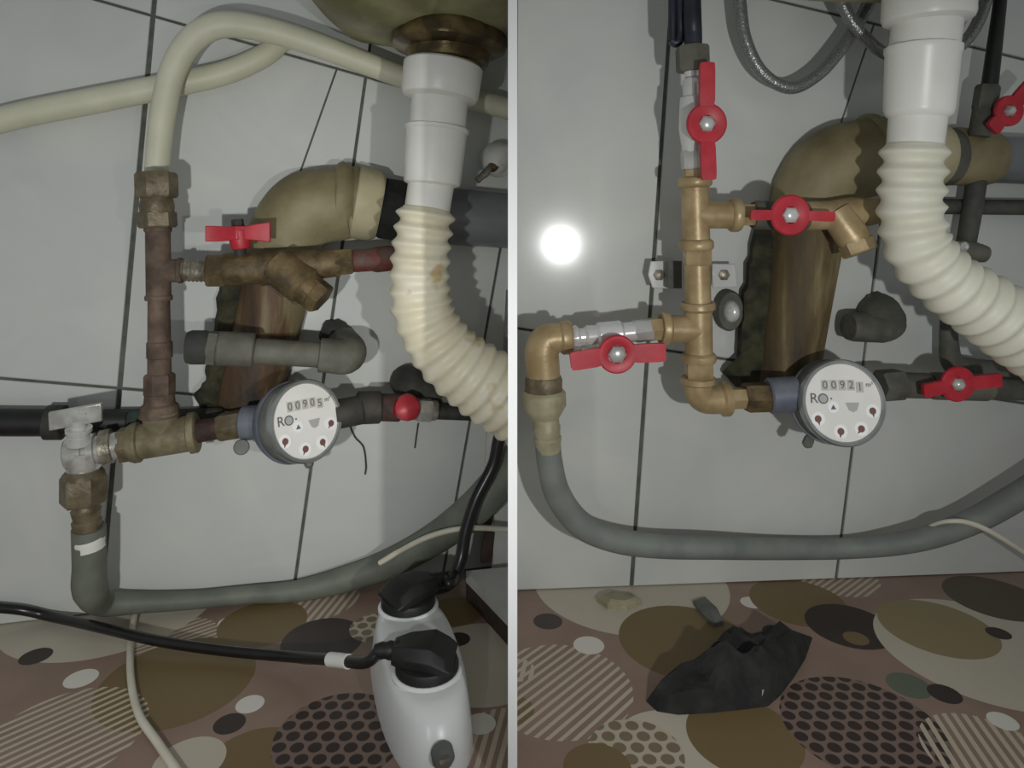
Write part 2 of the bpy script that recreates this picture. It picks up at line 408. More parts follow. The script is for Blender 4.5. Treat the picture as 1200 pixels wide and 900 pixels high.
def butterfly(bay, parent, c, e1, e2, ro, ri, hw, thick=.005, m='red', bend=.004, screw='satin', drop=.012):
    """two-armed valve handle lying parallel to the wall, hub ring, stem and screw"""
    P = bay.p(*c); k = P.y/F; w = bay.n
    mb = MB(); A = P-w*thick/2; B = P+w*thick/2
    x, y, d = frame(B-A); n = 32
    def ring(r, q): return [q+x*math.cos(2*math.pi*j/n)*r*k+y*math.sin(2*math.pi*j/n)*r*k for j in range(n)]
    rr = [ring(ri, A), ring(ro*.95, A), ring(ro, A+(B-A)*.25), ring(ro, A+(B-A)*.75), ring(ro*.93, B), ring(ro*.72, B), ring(ri, B-w*.0015), ring(ri, A)]
    mb.rings(rr, cap=False)
    for e in (e1, e2):
        E = bay.p(*e); d = (E-P); L = d.length; d.normalize(); s = d.cross(w).normalized()
        secs = []
        for t, h, lift in ((ro*.75*k, hw*.9, 0), (ro*1.15*k, hw, bend*.5), (L*.85, hw, bend), (L-.001, hw*.95, bend), (L, hw*.7, bend)):
            q = P+d*t+w*lift; secs.append([q+s*h*k+w*thick*.42, q-s*h*k+w*thick*.42, q-s*h*k-w*thick*.42, q+s*h*k-w*thick*.42])
        mb.rings(secs)
    hd = mb.build('handle', m, parent, sharp=30)
    mb = MB(); lathe(mb, P-w*(thick/2+drop), P+w*.001, [(0, ri*.9*k), (1, ri*.9*k)], 16); mb.build('stem', 'satin', parent)
    mb = MB(); lathe(mb, P-w*.002, P+w*.006, [(0, ri*1.02*k), (.5, ri*1.02*k), (.75, ri*.92*k), (1, ri*.5*k)], 6); mb.build('screw', screw, hd)
    return hd

def text_mesh(body, size, Mx, name, m, parent):
    c = bpy.data.curves.new('t', 'FONT'); c.body = body; c.size = size; c.align_x = 'CENTER'; c.align_y = 'CENTER'; c.extrude = .0001
    o = bpy.data.objects.new('t', c); COL.objects.link(o)
    me = bpy.data.meshes.new_from_object(o.evaluated_get(bpy.context.evaluated_depsgraph_get()))
    bpy.data.objects.remove(o); bpy.data.curves.remove(c)
    base = Vector((0,0,0)); p = parent
    while p: base = base+Vector(p.location); p = p.parent
    me.transform(Matrix.Translation(-base) @ Mx); me.name = name; me.materials.clear()
    ob = bpy.data.objects.new(name, me); COL.objects.link(ob); me.materials.append(M[m]); ob.parent = parent
    return ob

def meter(bay, label, px, py, off, rpx, turn, digits, seal, uL, uR):
    """px, py = centre of the dial; turn = degrees the dial is swung to the right of the line of sight"""
    P = bay.p(px, py, off); back = Vector((0,0,H))-P
    az = math.atan2(back.x, -back.y)+math.radians(turn); el = math.atan2(back.z, math.hypot(back.x, back.y))*.9
    e3 = Vector((math.sin(az)*math.cos(el), -math.cos(az)*math.cos(el), math.sin(el))).normalized()
    e1 = Vector((0,0,1)).cross(e3).normalized(); e2 = e3.cross(e1).normalized(); R = rpx*P.y/F
    o = thing('water_meter', P-e3*.05, label, 'water meter')
    def lat(name, m, pr, par=o, n=48):
        mb = MB(); rings = [[P+e3*(z*R)+(e1*math.cos(2*math.pi*j/n)+e2*math.sin(2*math.pi*j/n))*r*R for j in range(n)] for z, r in pr]
        mb.rings(rings); return mb.build(name, m, par)
    lat('body', 'meterbody', [(-1.25,.55),(-1.1,.8),(-.95,.98),(-.72,1.06),(-.62,1.06)])
    lat('housing', 'seal', [(-.66,1.0),(-.62,1.02),(-.25,1.02),(-.2,1.0)])
    mb = MB(); n = 48; pr = [(-.22,1.0),(-.2,1.05),(-.02,1.05),(.03,1.02),(.03,.955),(-.02,.93),(-.06,.93)]
    mb.rings([[P+e3*(z*R)+(e1*math.cos(2*math.pi*j/n)+e2*math.sin(2*math.pi*j/n))*r*R for j in range(n)] for z, r in pr], cap=False)
    mb.build('bezel', 'metering', o)
    d = lat('dial', 'dial', [(-.1,.95),(-.035,.95)])
    def X(u, v): return P+e1*u*R+e2*v*R+e3*(-.03*R)
    def mx(u, v, roll=0): return Matrix.Translation(X(u, v)+e3*.0004) @ Matrix((e1, e2, e3)).transposed().to_4x4() @ Matrix.Rotation(roll, 4, 'Z')
    def disc(name, m, u, v, r, par, n=20, lift=0.):
        mb = MB(); c = X(u, v)+e3*lift
        mb.rings([[c+e3*z+(e1*math.cos(2*math.pi*j/n)+e2*math.sin(2*math.pi*j/n))*r*R for j in range(n)] for z in (0, .0003)]); mb.build(name, m, par)
    for i, ch in enumerate(digits):
        u, v = -.42+i*.215, .42-(.05 if i == 4 else 0)
        mb = MB(); mb.box(X(u, v)+e3*.0002, e1*.088*R, e2*.125*R, e3*.0002); mb.build('digit_window', 'digit', d)
        text_mesh(ch, .27*R, mx(u, v), 'digit', 'ink', d)
    text_mesh('m\u00b3', .17*R, mx(.68, .43), 'unit_mark', 'ink', d)
    text_mesh('R', .34*R, mx(-.72, .1), 'lettering', 'ink', d)
    disc('lettering', 'ink', -.49, .1, .125, d, 24); disc('lettering', 'inkl', -.49, .1, .095, d, 24, .00012); disc('lettering', 'ink', -.29, .1, .022, d)
    disc('flow_star', 'paint', -.26, -.1, .14, d); mb = MB(); c = X(-.26, -.12)+e3*.0004
    mb.rings([[c+e3*z+(e1*math.cos(a)+e2*math.sin(a))*.075*R for a in (math.pi/2, math.pi*7/6, math.pi*11/6)] for z in (0,.0003)]); mb.build('flow_arrow', 'ink', d)
    mb = MB(); c = X(.22, -.1); mb.rings([[c+e3*z+(e1*a+e2*b_)*R for a, b_ in ((-.17,.1),(.17,.1),(.1,-.08),(0,-.13),(-.1,-.08))] for z in (0,.0003)]); mb.build('crest_mark', 'inkl', d)
    for u, v in ((-.66,-.38), (-.13,-.68), (.38,-.62), (.7,-.2)):
        disc('pointer_dial', 'paint', u, v, .17, d, 24); disc('pointer', 'inkr', u, v, .085, d, 16, .0003)
        mb = MB(); c = X(u, v)+e3*.0004; a = random.uniform(-2.4, -.6)
        mb.rings([[c+e3*z+(e1*math.cos(a+q)+e2*math.sin(a+q))*R*rr for q, rr in ((0,.16),(1.3,.05),(-1.3,.05))] for z in (0,.0003)]); mb.build('pointer', 'inkr', d)
    mb = MB(); sd = e1*math.cos(seal)+e2*math.sin(seal); lathe(mb, P-e3*.8*R+sd*1.0*R, P-e3*.75*R+sd*1.32*R, [(0,.09*R),(.3,.13*R),(.8,.13*R),(1,.06*R)], 8)
    mb.build('seal_tag', 'seal', o)
    for (a, b, r, nm, m) in (uL+uR):
        (hexn if nm == 'union_nut' else cyl)(bay, nm, m, o, a, b, r)
    return o

def drain(bay, label, parts, flexpts, flexr, turns, m, mf, name='sink_drain', clip=None, deep=(.24,.10)):
    o = thing(name, bay.p(*flexpts[-1][:3]), label, 'drain pipe')
    for nm, mm, a, b, pr, n in parts: prof(bay, nm, mm, o, a, b, pr, n, clip=clip)
    P = [bay.p(*q) for q in flexpts]; path = catmull(P, 40); d = [0]
    for i in range(1, len(path)): d.append(d[-1]+(path[i]-path[i-1]).length)
    tot = d[-1]; N_ = turns*8; out = []; rad = []; k0 = sum(p.y for p in P)/len(P)/F; j = 0
    for i in range(N_+1):
        s = tot*i/N_
        while j < len(d)-2 and d[j+1] < s: j += 1
        w = (s-d[j])/max(1e-9, d[j+1]-d[j]); out.append(path[j].lerp(path[j+1], w))
        f = (i/N_)*(len(flexr)-1); a = min(int(f), len(flexr)-2); r = flexr[a]+(flexr[a+1]-flexr[a])*(f-a)
        ph = (i % 8)/8; rad.append(r*k0*(1-(deep[1]+(deep[0]-deep[1])*math.exp(-7*i/N_))*abs(math.cos(math.pi*ph))**1.7))
    mb = MB(); sweep(mb, out, rad, 32); mb.build('corrugated_hose', mf, o, clip=clip, sharp=70)
    return o

# ================================================================== LEFT BAY (old rusty pipework)
# sewer pipe, elbow, coupling, grey pipe
prof(LB, 'sewer_pipe', 'sewer', None, (338,280,.016), (291,474,.008), [(0,39),(.2,39),(.5,38),(1,36)], 32, rough=.0012)
tag(bpy.data.objects['sewer_pipe'], 'thick brown rusty sewer pipe running down behind the old brass valve', 'drain pipe')
o = thing('sewer_elbow', LB.p(372,236,.05), 'olive cream bent sewer elbow above the rusty Y strainer', 'pipe fitting')
mb = MB(); LB.tube(mb, [(331,302,.016),(339,272,.017),(360,246,.02),(404,238,.022)], [42,44,45,43], 28, 8); mb.build('bend', 'elbow', o, rough=.0008)
prof(LB, 'socket', 'elbow', o, (392,234,.022), (418,236,.022), [(0,41),(.1,44),(.35,45),(.6,43),(.75,40),(.85,43),(1,42)], 32)
prof(LB, 'sleeve', 'coupl', o, (414,236,.022), (446,242,.022), [(0,40),(.1,43),(.8,42),(1,38)], 32)
prof(LB, 'rubber_cuff', 'rubber', None, (441,243,.022), (508,252,.022), [(0,30),(.1,35),(.6,35),(1,30)], 24, rough=.002)
tag(bpy.data.objects['rubber_cuff'], 'ragged black rubber cuff between sewer elbow and grey plastic pipe', 'pipe seal')
prof(LB, 'waste_pipe', 'greypvc', None, (500,251,.022), (640,262,.022), [(0,33),(1,33)], 32, clip='left')
tag(bpy.data.objects['waste_pipe'], 'smooth grey plastic waste pipe leaving the black rubber cuff', 'drain pipe')
def lump(bay, name, m, label, cat, c, rx, ry, depth, seed, clip=None):
    """ragged mound stuck to the wall"""
    n = 26; rings = []
    for t, h in ((1.,-.004),(.97,.15*depth),(.82,.6*depth),(.5,.9*depth),(.15,depth)):
        ring = []
        for j in range(n):
            a = 2*math.pi*j/n; w = 1+.16*noise.noise(Vector((math.cos(a)*2.3+seed, math.sin(a)*2.3, seed)))+.08*noise.noise(Vector((math.cos(a)*6+seed, math.sin(a)*6, seed)))
            ring.append(bay.p(c[0]+math.cos(a)*rx*t*w, c[1]+math.sin(a)*ry*t*w, h))
        rings.append(ring)
    mb = MB(); mb.rings(rings); return tag(mb.build(name, m, rough=.0015, clip=clip), label, cat)
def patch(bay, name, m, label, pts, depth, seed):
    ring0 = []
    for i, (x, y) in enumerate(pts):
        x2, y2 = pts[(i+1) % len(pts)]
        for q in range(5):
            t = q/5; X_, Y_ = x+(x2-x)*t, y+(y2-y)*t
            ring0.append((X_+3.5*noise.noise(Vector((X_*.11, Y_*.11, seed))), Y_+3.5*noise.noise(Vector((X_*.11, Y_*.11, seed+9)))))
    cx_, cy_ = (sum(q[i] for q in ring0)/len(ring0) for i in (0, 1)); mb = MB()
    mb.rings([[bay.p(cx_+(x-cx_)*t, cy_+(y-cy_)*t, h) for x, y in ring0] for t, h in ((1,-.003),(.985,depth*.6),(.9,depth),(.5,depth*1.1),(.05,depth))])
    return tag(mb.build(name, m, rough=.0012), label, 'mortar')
patch(LB, 'dark_patch', 'mortar', 'dark ragged patch beside and under the rusty sewer pipe', [(262,296),(352,300),(348,345),(340,400),(332,440),(320,478),(272,482),(234,478),(226,462),(240,448),(240,428),(250,410),(254,350)], .02, 3)  # dark band down the pipe's sides, widening at its foot

# riser with hose union, tee and foot
o = thing('hose_union', LB.p(184,266,.071), 'brown hexagonal hose union under the upright cream hose', 'pipe fitting')
hexn(LB, 'union_nut', 'nutold', o, (183,202,.071), (184,232,.071), 23)
prof(LB, 'ferrule', 'nutold', o, (184,231,.071), (184,252,.071), [(0,17),(.5,19),(1,18)])
hexn(LB, 'union_nut', 'nutold', o, (184,248,.071), (185,267,.071), 21)
o = tee(LB, 'tee_fitting', 'rust', 'rusty pipe tee on the riser beside the red tee-handled valve', (185,266,.071), (186,352,.071), (214,317,.071), 13.5, 15, .6, 7)
o = thing('riser_pipe', LB.p(187,484,.071), 'rusty brown riser pipe standing on the patinated bronze tee', 'pipe')
prof(LB, 'tube', 'rust', o, (186,345,.071), (187,445,.071), [(0,12),(1,13)], 20, rough=.0005)
cyl(LB, 'coupling', 'rust', o, (187,400,.071), (187,420,.071), 14)
hexn(LB, 'lock_nut', 'rust', o, (187,438,.071), (187,464,.071), 17)
prof(LB, 'foot', 'rust', o, (187,462,.071), (187,488,.071), [(0,16),(.4,17),(.5,20),(1,22)])
o = thing('nipple', LB.p(245,317,.071), 'galvanised threaded nipple between rusty tee and old brass valve', 'pipe fitting')
prof(LB, 'thread', 'galv', o, (210,317,.071), (248,318,.071), [(i/16, 13 if i % 2 else 11.8) for i in range(17)])

# old valve with strainer
o = thing('strainer_valve', LB.p(320,318,.076), 'old brown brass Y strainer valve with red tee handle', 'valve')
hexn(LB, 'nut', 'brass_old', o, (243,317,.072), (266,317,.073), 21)
cyl(LB, 'body', 'brass_old', o, (262,316,.073), (312,314,.076), 19)
mb = MB(); LB.seg(mb, (305,315,.076), (398,308,.076), [(0,20),(.4,20),(.8,17),(1,16)]); LB.seg(mb, (325,310,.078), (368,344,.092), [(0,24),(.75,23),(.8,20),(1,19)]); mb.build('strainer_body', 'brass_old', o)
hexn(LB, 'strainer_cap', 'brass_old', o, (362,339,.09), (378,352,.095), 20)
hexn(LB, 'nut', 'brass_old', o, (391,308,.076), (413,306,.076), 17)
cyl(LB, 'stem', 'iron', o, (282,300,.078), (279,262,.078), 7)
mb = MB(); P = LB.p(279,273,.082); k = P.y/F; e1 = LB.u; e2 = Vector((0,0,1)); e3 = LB.n
def barsec(x, h, z, th=.004): return [P+e1*x*k+e2*(z+h)*k+e3*th, P+e1*x*k+e2*(z-h)*k+e3*th, P+e1*x*k+e2*(z-h)*k-e3*th, P+e1*x*k+e2*(z+h)*k-e3*th]
mb.rings([barsec(-35,9,-1), barsec(-22,9,-1), barsec(-10,8,-1,.008), barsec(0,8,0,.011), barsec(10,8,0,.008), barsec(22,10,1), barsec(36,12,1)])
LB.seg(mb, (280,270,.082), (283,292,.082), [(0,13),(.7,12),(1,10)], 16)
mb.build('handle', 'red', o, bevel=.0008)
hexn(LB, 'screw', 'iron', o, (279,266,.082), (278,257,.082), 7)
o = thing('pipe_stub', LB.p(450,303,.066), 'rusty pipe stub with red paint right of the Y strainer', 'pipe')
cyl(LB, 'tube', 'rustred', o, (410,306,.074), (452,303,.07), 13, 14, ch=.12, rough=.0008)
cyl(LB, 'socket', 'rustred', o, (436,305,.072), (462,302,.07), 15, ch=.2)

# capped grey pipe with wall elbow
o = thing('capped_pipe', LB.p(320,412,.086), 'grey capped pipe stub with elbow into the tiles above the left meter', 'pipe')
cyl(LB, 'cap', 'greyfit_d', o, (219,407,.086), (246,407,.086), 20, ch=.2)
hexn(LB, 'union_nut', 'greyfit', o, (243,407,.086), (256,408,.086), 21)
cyl(LB, 'socket', 'greyfit', o, (254,408,.086), (298,410,.084), 20, ch=.05)
cyl(LB, 'tube', 'greyfit', o, (294,411,.083), (392,417,.076), 15)
mb = MB(); LB.tube(mb, [(376,416,.076),(402,418,.076),(408,412,.061),(402,402,.012),(398,396,-.004)], [18,20,21,20,20], 20, 8); mb.build('elbow', 'greyfit', o)
cyl(LB, 'elbow_collar', 'greyfit', o, (374,416,.076), (388,417,.076), 20)
lump(LB, 'dark_patch', 'greyfit_d', 'dark ragged putty behind the elbow of the capped grey pipe', 'mortar', (394,392), 20, 19, .022, 8)

# bronze tee, nipples toward the meter, dark pipe behind
o = thing('bronze_tee', LB.p(190,535,.071), 'patinated bronze tee under the riser, left of the old meter', 'pipe fitting')
mb = MB(); LB.seg(mb, (152,520,.072), (232,506,.072), [(0,21),(.06,23),(.14,23),(.16,20),(.86,21),(.88,24),(.98,24),(1,22)]); LB.seg(mb, (190,512,.072), (188,484,.072), [(0,18),(1,20)]); mb.build('body', 'bronze', o)
hexn(LB, 'lock_nut', 'nutold', o, (140,522,.072), (156,519,.072), 21)
cyl(LB, 'nipple', 'rust_dark', o, (230,506,.072), (258,501,.072), 13)
tube_thing(LB, 'black_pipe', 'black', 'thick black pipe at the left edge, behind the chrome lever valve', 'pipe', [(-60,494,.024),(20,495,.024),(76,495,.024),(150,494,.024)], [16,16,16,13])
o = thing('pipe_joint', LB.p(170,494,.022), 'dark green-stained pipe joint behind the chrome lever valve', 'pipe fitting')
cyl(LB, 'collar', 'iron', o, (54,495,.024), (76,495,.024), 20)
cyl(LB, 'tube', 'teal', o, (118,493,.02), (176,492,.02), 13)
cyl(LB, 'tube', 'iron', o, (170,492,.018), (262,488,.018), 11)

# chrome lever valve
o = thing('lever_valve', LB.p(98,550,.076), 'chrome angle valve with flat lever at the far left', 'valve')
mb = MB(); LB.seg(mb, (76,534,.076), (142,521,.074), [(0,13),(.02,17),(.06,19),(.34,19),(.36,17),(.42,17),(.44,19.5),(.56,19.5),(.58,16),(1,16)]); LB.seg(mb, (100,528,.076), (97,552,.076), [(0,19),(.6,19),(1,17)]); mb.build('body', 'chrome_worn', o)
cyl(LB, 'spout', 'satin', o, (97,540,.082), (97,556,.082), 10)
cyl(LB, 'arm_collar', 'galv', o, (118,525,.075), (132,522,.074), 20)
prof(LB, 'stem', 'chrome', o, (93,520,.082), (92,492,.086), [(0,13),(.3,13),(.32,11),(.5,11),(.52,14),(.66,14),(.7,9),(1,9)])
mb = MB(); P = LB.p(89,488,.09); k = P.y/F
dx = (LB.u*1+Vector((0,0,.146))).normalized(); dz = (Vector((0,0,1))+LB.n*.12).normalized(); dn = dx.cross(dz).normalized()
mb.box(P, dx*28*k, dz*11*k, dn*.0022); lv = mb.build('lever', 'chrome_worn', o, bevel=.001)
hexn(LB, 'union_nut', 'nutold', o, (98,556,.076), (98,590,.076), 25, .2)
prof(LB, 'washer', 'nutold', o, (98,550,.076), (98,559,.076), [(0,18),(.5,22),(1,23)])
# grey hose leaving the lever valve
o = thing('grey_hose', LB.p(106,708,.056), 'grey-green hose hanging from the chrome valve and lying along the wall foot', 'hose')
mb = MB(); LB.tube(mb, [(104,618,.074),(105,660,.07),(106,690,.062),(122,706,.028),(170,706,.022),(230,703,.02),(290,697,.02),(345,693,.02),(400,680,.02),(450,663,.022),(500,637,.026),(545,605,.056),(580,570,.06),(625,515,.066)],
   [16,16,17,14,11,10,10,12,15,17,19,21,22,22], 18, 10); mb.build('tube', 'greyhose', o, clip='left')
prof(LB, 'barb', 'nutold', o, (100,586,.076), (103,630,.074), [(0,13),(.2,14),(.25,16),(.5,14),(.55,16),(.95,14),(1,13)])
mb = MB(); LB.seg(mb, (104,630,.075), (106,642,.074), [(0,16.4),(.3,17),(.6,16.2),(1,16.4)], 14); mb.build('thread_tape', 'white_plastic', o, rough=.0006)

# meter
meter(LB, 'old water meter with grey rim and stained surroundings, reading 00905', 360, 493, .112, 46, 33, '00905', math.radians(-72),
      [((256,501,.072),(292,495,.076),17,'union_nut','nutold'), ((284,496,.076),(312,494,.081),20,'spigot','meterbody')],
      [((392,486,.081),(424,480,.076),17,'spigot','iron')])
o = thing('lead_seal', LB.p(283,533,.086), 'small round lead seal hanging left of the old meter', 'seal')
cyl(LB, 'disc', 'seal', o, (283,524,.086), (283,524,.092), 9, ch=.2); mb = MB(); LB.tube(mb, [(283,516,.088),(280,508,.086),(286,500,.084)], 1.2, 6, 6); mb.build('wire', 'seal', o)

# outlet pipe with red valve
o = thing('outlet_pipe', LB.p(440,492,.04), 'dark red-brown outlet pipe right of the old meter', 'pipe')
cyl(LB, 'coupling', 'iron', o, (418,478,.072), (446,477,.07), 19)
cyl(LB, 'tube', 'rust_dark', o, (442,477,.068), (470,478,.068), 16)
cyl(LB, 'tail', 'iron', o, (505,482,.062), (640,487,.062), 9, clip='left')
o = thing('outlet_valve', LB.p(476,492,.05), 'small galvanised valve with round red knob beside the old meter', 'valve')
cyl(LB, 'body', 'galv', o, (462,479,.07), (512,481,.066), 12)
hexn(LB, 'nut', 'chrome_worn', o, (488,480,.068), (506,481,.067), 14)
mb = MB(); A, B = LB.p(477,478,.076), LB.p(478,477,.09); lathe(mb, A, B, [(0,.006),(.2,.012),(.45,.014),(.8,.012),(1,.005)], 16); mb.build('knob', 'redpaint', o, rough=.0015)
o = thing('wall_elbow', LB.p(500,468,.03), 'dark dusty wall elbow behind the white corrugated hose', 'pipe fitting')
mb = MB(); LB.tube(mb, [(474,446,-.003),(476,447,.02),(486,454,.034),(510,466,.034),(540,474,.034)], [17,19,20,18,17], 18, 8); mb.build('bend', 'greyfit_d', o, rough=.001)
cyl(LB, 'socket', 'greyfit', o, (515,466,.034), (548,474,.034), 19)
for pts, r, lab in (([(410,497,.004),(416,512,.003),(426,524,.003),(429,545,.003),(428,556,.003)], .9, 'long dark fibre hanging on the tile right of the old meter'),
                    ([(490,496,.004),(488,510,.003),(486,525,.003)], .8, 'short dark fibre hanging on the tile under the red knob')):
    tube_thing(LB, 'fibre', 'hair', lab, 'fibre', pts, r, n=6)

# sink, flange and white drain
def basin(bay, label, c, off, width, clip, rise):
    P = bay.p(c[0], c[1], off); n = 36; o = thing('sink_basin', P, label, 'sink')
    rings = []
    for t, z in ((0.12,0),(.5,.002),(.8,.012),(.95,.03),(1.,.06),(1.04,.10),(1.04,.105),(1.0,.105),(.95,.06),(.9,.035),(.75,.018),(.1,.006)):
        ring = []
        for j in range(n):
            a = 2*math.pi*j/n; ca, sa = math.cos(a), math.sin(a); q = (abs(ca)**4+abs(sa)**4)**-.25
            ring.append(P+Vector((ca*q*width*t, sa*q*.085*t, z+rise)))
        rings.append(ring)
    MB().rings(rings).build('bowl', 'sink', o, clip=clip); return o
s = basin(LB, 'stained yellowish sink basin underside above the old brass flange', (528,46), .125, .135, 'left', 0)
prof(LB, 'drain_flange', 'flange', s, (527,36,.125), (525,84,.125), [(0,58),(.06,66),(.34,68),(.44,66),(.5,58),(.56,50),(.62,49),(.8,47),(.84,40),(1,38)], 40, clip='left')
drain(LB, 'white drain with stained corrugated hose under the old basin',
  [('slip_nut', 'white_plastic', (520,76,.125), (515,118,.125), [(0,44),(.06,46.5),(.85,45),(.93,43),(1,34)], 40),
   ('neck', 'white_plastic', (516,112,.125), (512,156,.125), [(0,33),(1,33)], 32),
   ('coupler', 'white_plastic', (512,149,.125), (506,218,.125), [(0,34),(.02,38),(.07,38),(.09,36),(.9,33.5),(.96,33),(1,27)], 16),
   ('spigot', 'white_plastic', (506,212,.125), (500,250,.125), [(0,27),(1,26.5)], 32)],
  [(500,244,.125),(494,290,.125),(492,340,.125),(500,378,.125),(526,416,.125),(566,448,.125),(640,498,.125)], [35,35,36,37,41,45,46,47], 19, 'white_plastic', 'flex', clip='left')
# cream hoses
tube_thing(LB, 'cream_hose', 'whitehose', 'cream hose arching up from the brown hose union', 'hose', [(183,212,.045),(185,190,.045),(190,140,.047),(203,82,.05),(228,44,.052),(262,29,.052),(312,35,.05),(370,52,.045),(450,82,.04),(520,106,.035),(640,140,.03)], [12.5,13,13.5,14,15,15,14.5,14.5,14,14,14], clip='left')
tube_thing(LB, 'cream_hose', 'whitehose', 'straighter cream hose crossing behind the arched one toward the left edge', 'hose', [(-60,158,.02),(20,136,.02),(110,118,.02),(190,102,.02),(262,86,.02),(308,66,.02),(334,47,.018),(366,50,.016),(404,62,.014)], [14,14.5,15,14.5,14,13.5,12.5,10,9])

# fragments at the right edge of the left bay
o = thing('tap_holder', LB.p(585,205,.02), 'rounded pale wall mount with a dark metal lever, top right of the left bay', 'wall mount')
mb = MB(); LB.tube(mb, [(584,186,-.002),(584,187,.02),(588,190,.03),(592,192,.034)], [20,21,18,8], 20, 6); mb.build('rosette', 'board', o, clip='left')
cyl(LB, 'lever', 'galv', o, (577,194,.034), (559,212,.04), 4.5, 4)
cyl(LB, 'hinge', 'brass_old', o, (586,190,.032), (575,197,.035), 6)
tube_thing(LB, 'braided_hose', 'braid', 'short glimpse of dark braided hose beside the stained corrugated drain', 'hose', [(599,340,.07),(597,380,.07),(595,430,.07),(597,500,.07)], 6, clip='left')
tube_thing(LB, 'black_cable', 'blackg', 'black power cable descending from upper right to the far plug', 'cable', [(640,480,.085),(592,500,.085),(578,545,.085),(558,585,.087),(546,622,.09),(540,655,.095),(528,682,.105),(505,690,.12)], 7.5, clip='left')
tube_thing(LB, 'white_wire', 'whitewire', 'thin pale wire curving over the grey hose in the left bay', 'wire', [(640,622,.068),(590,620,.066),(545,619,.082),(505,628,.074),(470,645,.062),(445,660,.052)], 3.2, clip='left')
o = thing('upright_board', fl(590,700), 'white upright board with dark slots beside the black power cable', 'board')
mb = MB(); a0 = LB.p(583,490,.03); A = [LB.p(*q) for q in ((582,520,.03),(640,520,.03),(640,676,.03),(577,676,.03))]
mb.rings([[p+LB.n*h for p in A] for h in (-.006, 0)]); mb.build('panel', 'board', o, clip='left', smooth=False)
for ya, yb in ((592,617),(624,660)):
    mb = MB(); A = [LB.p(*q) for q in ((568,ya,.031),(580,ya,.031),(576,yb,.031),(563,yb,.031))]; mb.rings([[p+LB.n*h for p in A] for h in (-.004, .0)]); mb.build('slot', 'brown', o, smooth=False)
mb = MB(); A = [LB.p(*q) for q in ((572,492,.02),(588,494,.02),(580,540,.02),(568,566,.02),(570,520,.02))]
mb.rings([[p+LB.n*h for p in A] for h in (-.004, 0)]); tag(mb.build('tile_shard', 'board', smooth=False), 'broken white tile shard behind the black power cable', 'tile shard')
o = thing('white_box', fl(585,735), 'white low box end with dark brown side at the right of the power strip', 'box')
T = [fl(546,669,.03), fl(640,660,.03), fl(640,770,.03), fl(598,722,.03)]
mb = MB(); mb.rings([T, [p-Vector((0,0,.012)) for p in T]]); mb.build('lid', 'board', o, clip='left', smooth=False)
mb = MB(); mb.rings([[p-Vector((0,0,.012)) for p in T], [Vector((p.x, p.y, 0)) for p in T]]); mb.build('side', 'brown', o, clip='left', smooth=False)

# power strip with two plugs
Zt = .042; A, B = fl(474,694,Zt), fl(516,838,Zt); ax = (B-A); Ls = ax.length; ax.normalize(); sx = Vector((-ax.y, ax.x, 0)); cs = (A+B)/2
o = thing('power_strip', (cs.x, cs.y, 0), 'white two-socket power strip lying on the oilcloth', 'power strip')
def outline(s, z, n=48):
    r = []
    for j in range(n):
        a = 2*math.pi*j/n; c_, s_ = math.cos(a), math.sin(a)
        r.append(Vector((cs.x, cs.y, z))+ax*(Ls/2+.010*(1-z/Zt))*s*(abs(c_)**.85*(1 if c_ > 0 else -1))+sx*(.034+.003*(1-z/Zt))*s*(abs(s_)**.7*(1 if s_ > 0 else -1))*(1-.10*c_))
    return r
MB().rings([outline(1,0), outline(1.02,.004), outline(1,.02), outline(.97,.034), outline(.91,.040), outline(.8,.042), outline(.3,.0425)]).build('body', 'strip', o, sharp=60)
socks = [A.lerp(B, .14), A.lerp(B, .70)]
for q in socks:
    mb = MB(); lathe(mb, q+Vector((0,0,-.006)), q+Vector((0,0,.0018)), [(0,.0275),(.8,.028),(1,.026)], 32); mb.build('socket_rim', 'strip', o)
mb = MB(); q = B+ax*.005+Vector((0,0,-.022)); lathe(mb, q, q+ax*.010+Vector((0,0,-.001)), [(0,.008),(.7,.008),(1,.006)], 20); mb.build('cord_outlet', 'seal', o)
mb = MB(); lathe(mb, q+ax*.009+Vector((0,0,0)), q+ax*.0102+Vector((0,0,0)), [(0,.0035),(1,.0035)], 12); mb.build('cord_hole', 'galv', o)
def plug(label, q, d, cable, cname, tape=None, g=1.22):
    p = thing('power_plug', q+Vector((0,0,.002)), label, 'plug'); s = d.cross(Vector((0,0,1)))
    mb = MB(); lathe(mb, q+Vector((0,0,.0)), q+Vector((0,0,.010)), [(0,.0205*g),(.6,.0205*g),(.9,.0195*g),(1,.017*g)], 32)
    mb.build('face', 'black', p)
    mb = MB(); secs = []
    for t, w, zl, zh in ((-.018,.0165,.009,.012),(-.014,.0175,.008,.018),(-.004,.0165,.008,.025),(.012,.0125,.008,.024),(.022,.0085,.009,.021)):
        c = q+d*t*g; w *= g; secs.append([c+s*w*a+Vector((0,0,z)) for a, z in ((1,zl),(1,(zl+zh)/2),(.7,zh),(-.7,zh),(-1,(zl+zh)/2),(-1,zl))])
    mb.rings(secs); mb.build('grip', 'black', p, bevel=.001)
    mb = MB(); lathe(mb, q+d*.020+Vector((0,0,.015)), q+d*.042+Vector((0,0,.014)), [(0,.0075),(.2,.008),(.3,.0065),(.45,.0072),(.6,.006),(.75,.0064),(1,.0048)], 14); mb.build('strain_relief', 'black', p)
    path = catmull([q+d*.038+Vector((0,0,.0145))]+cable, 14); mb = MB(); sweep(mb, path, .0047, 14); mb.build('cord', 'blackg', p)
    if tape:
        i = int(tape*(len(path)-1)); mb = MB(); sweep(mb, path[i:i+8], .0056, 16); mb.build('cord_label', 'white_plastic', p)
    return p
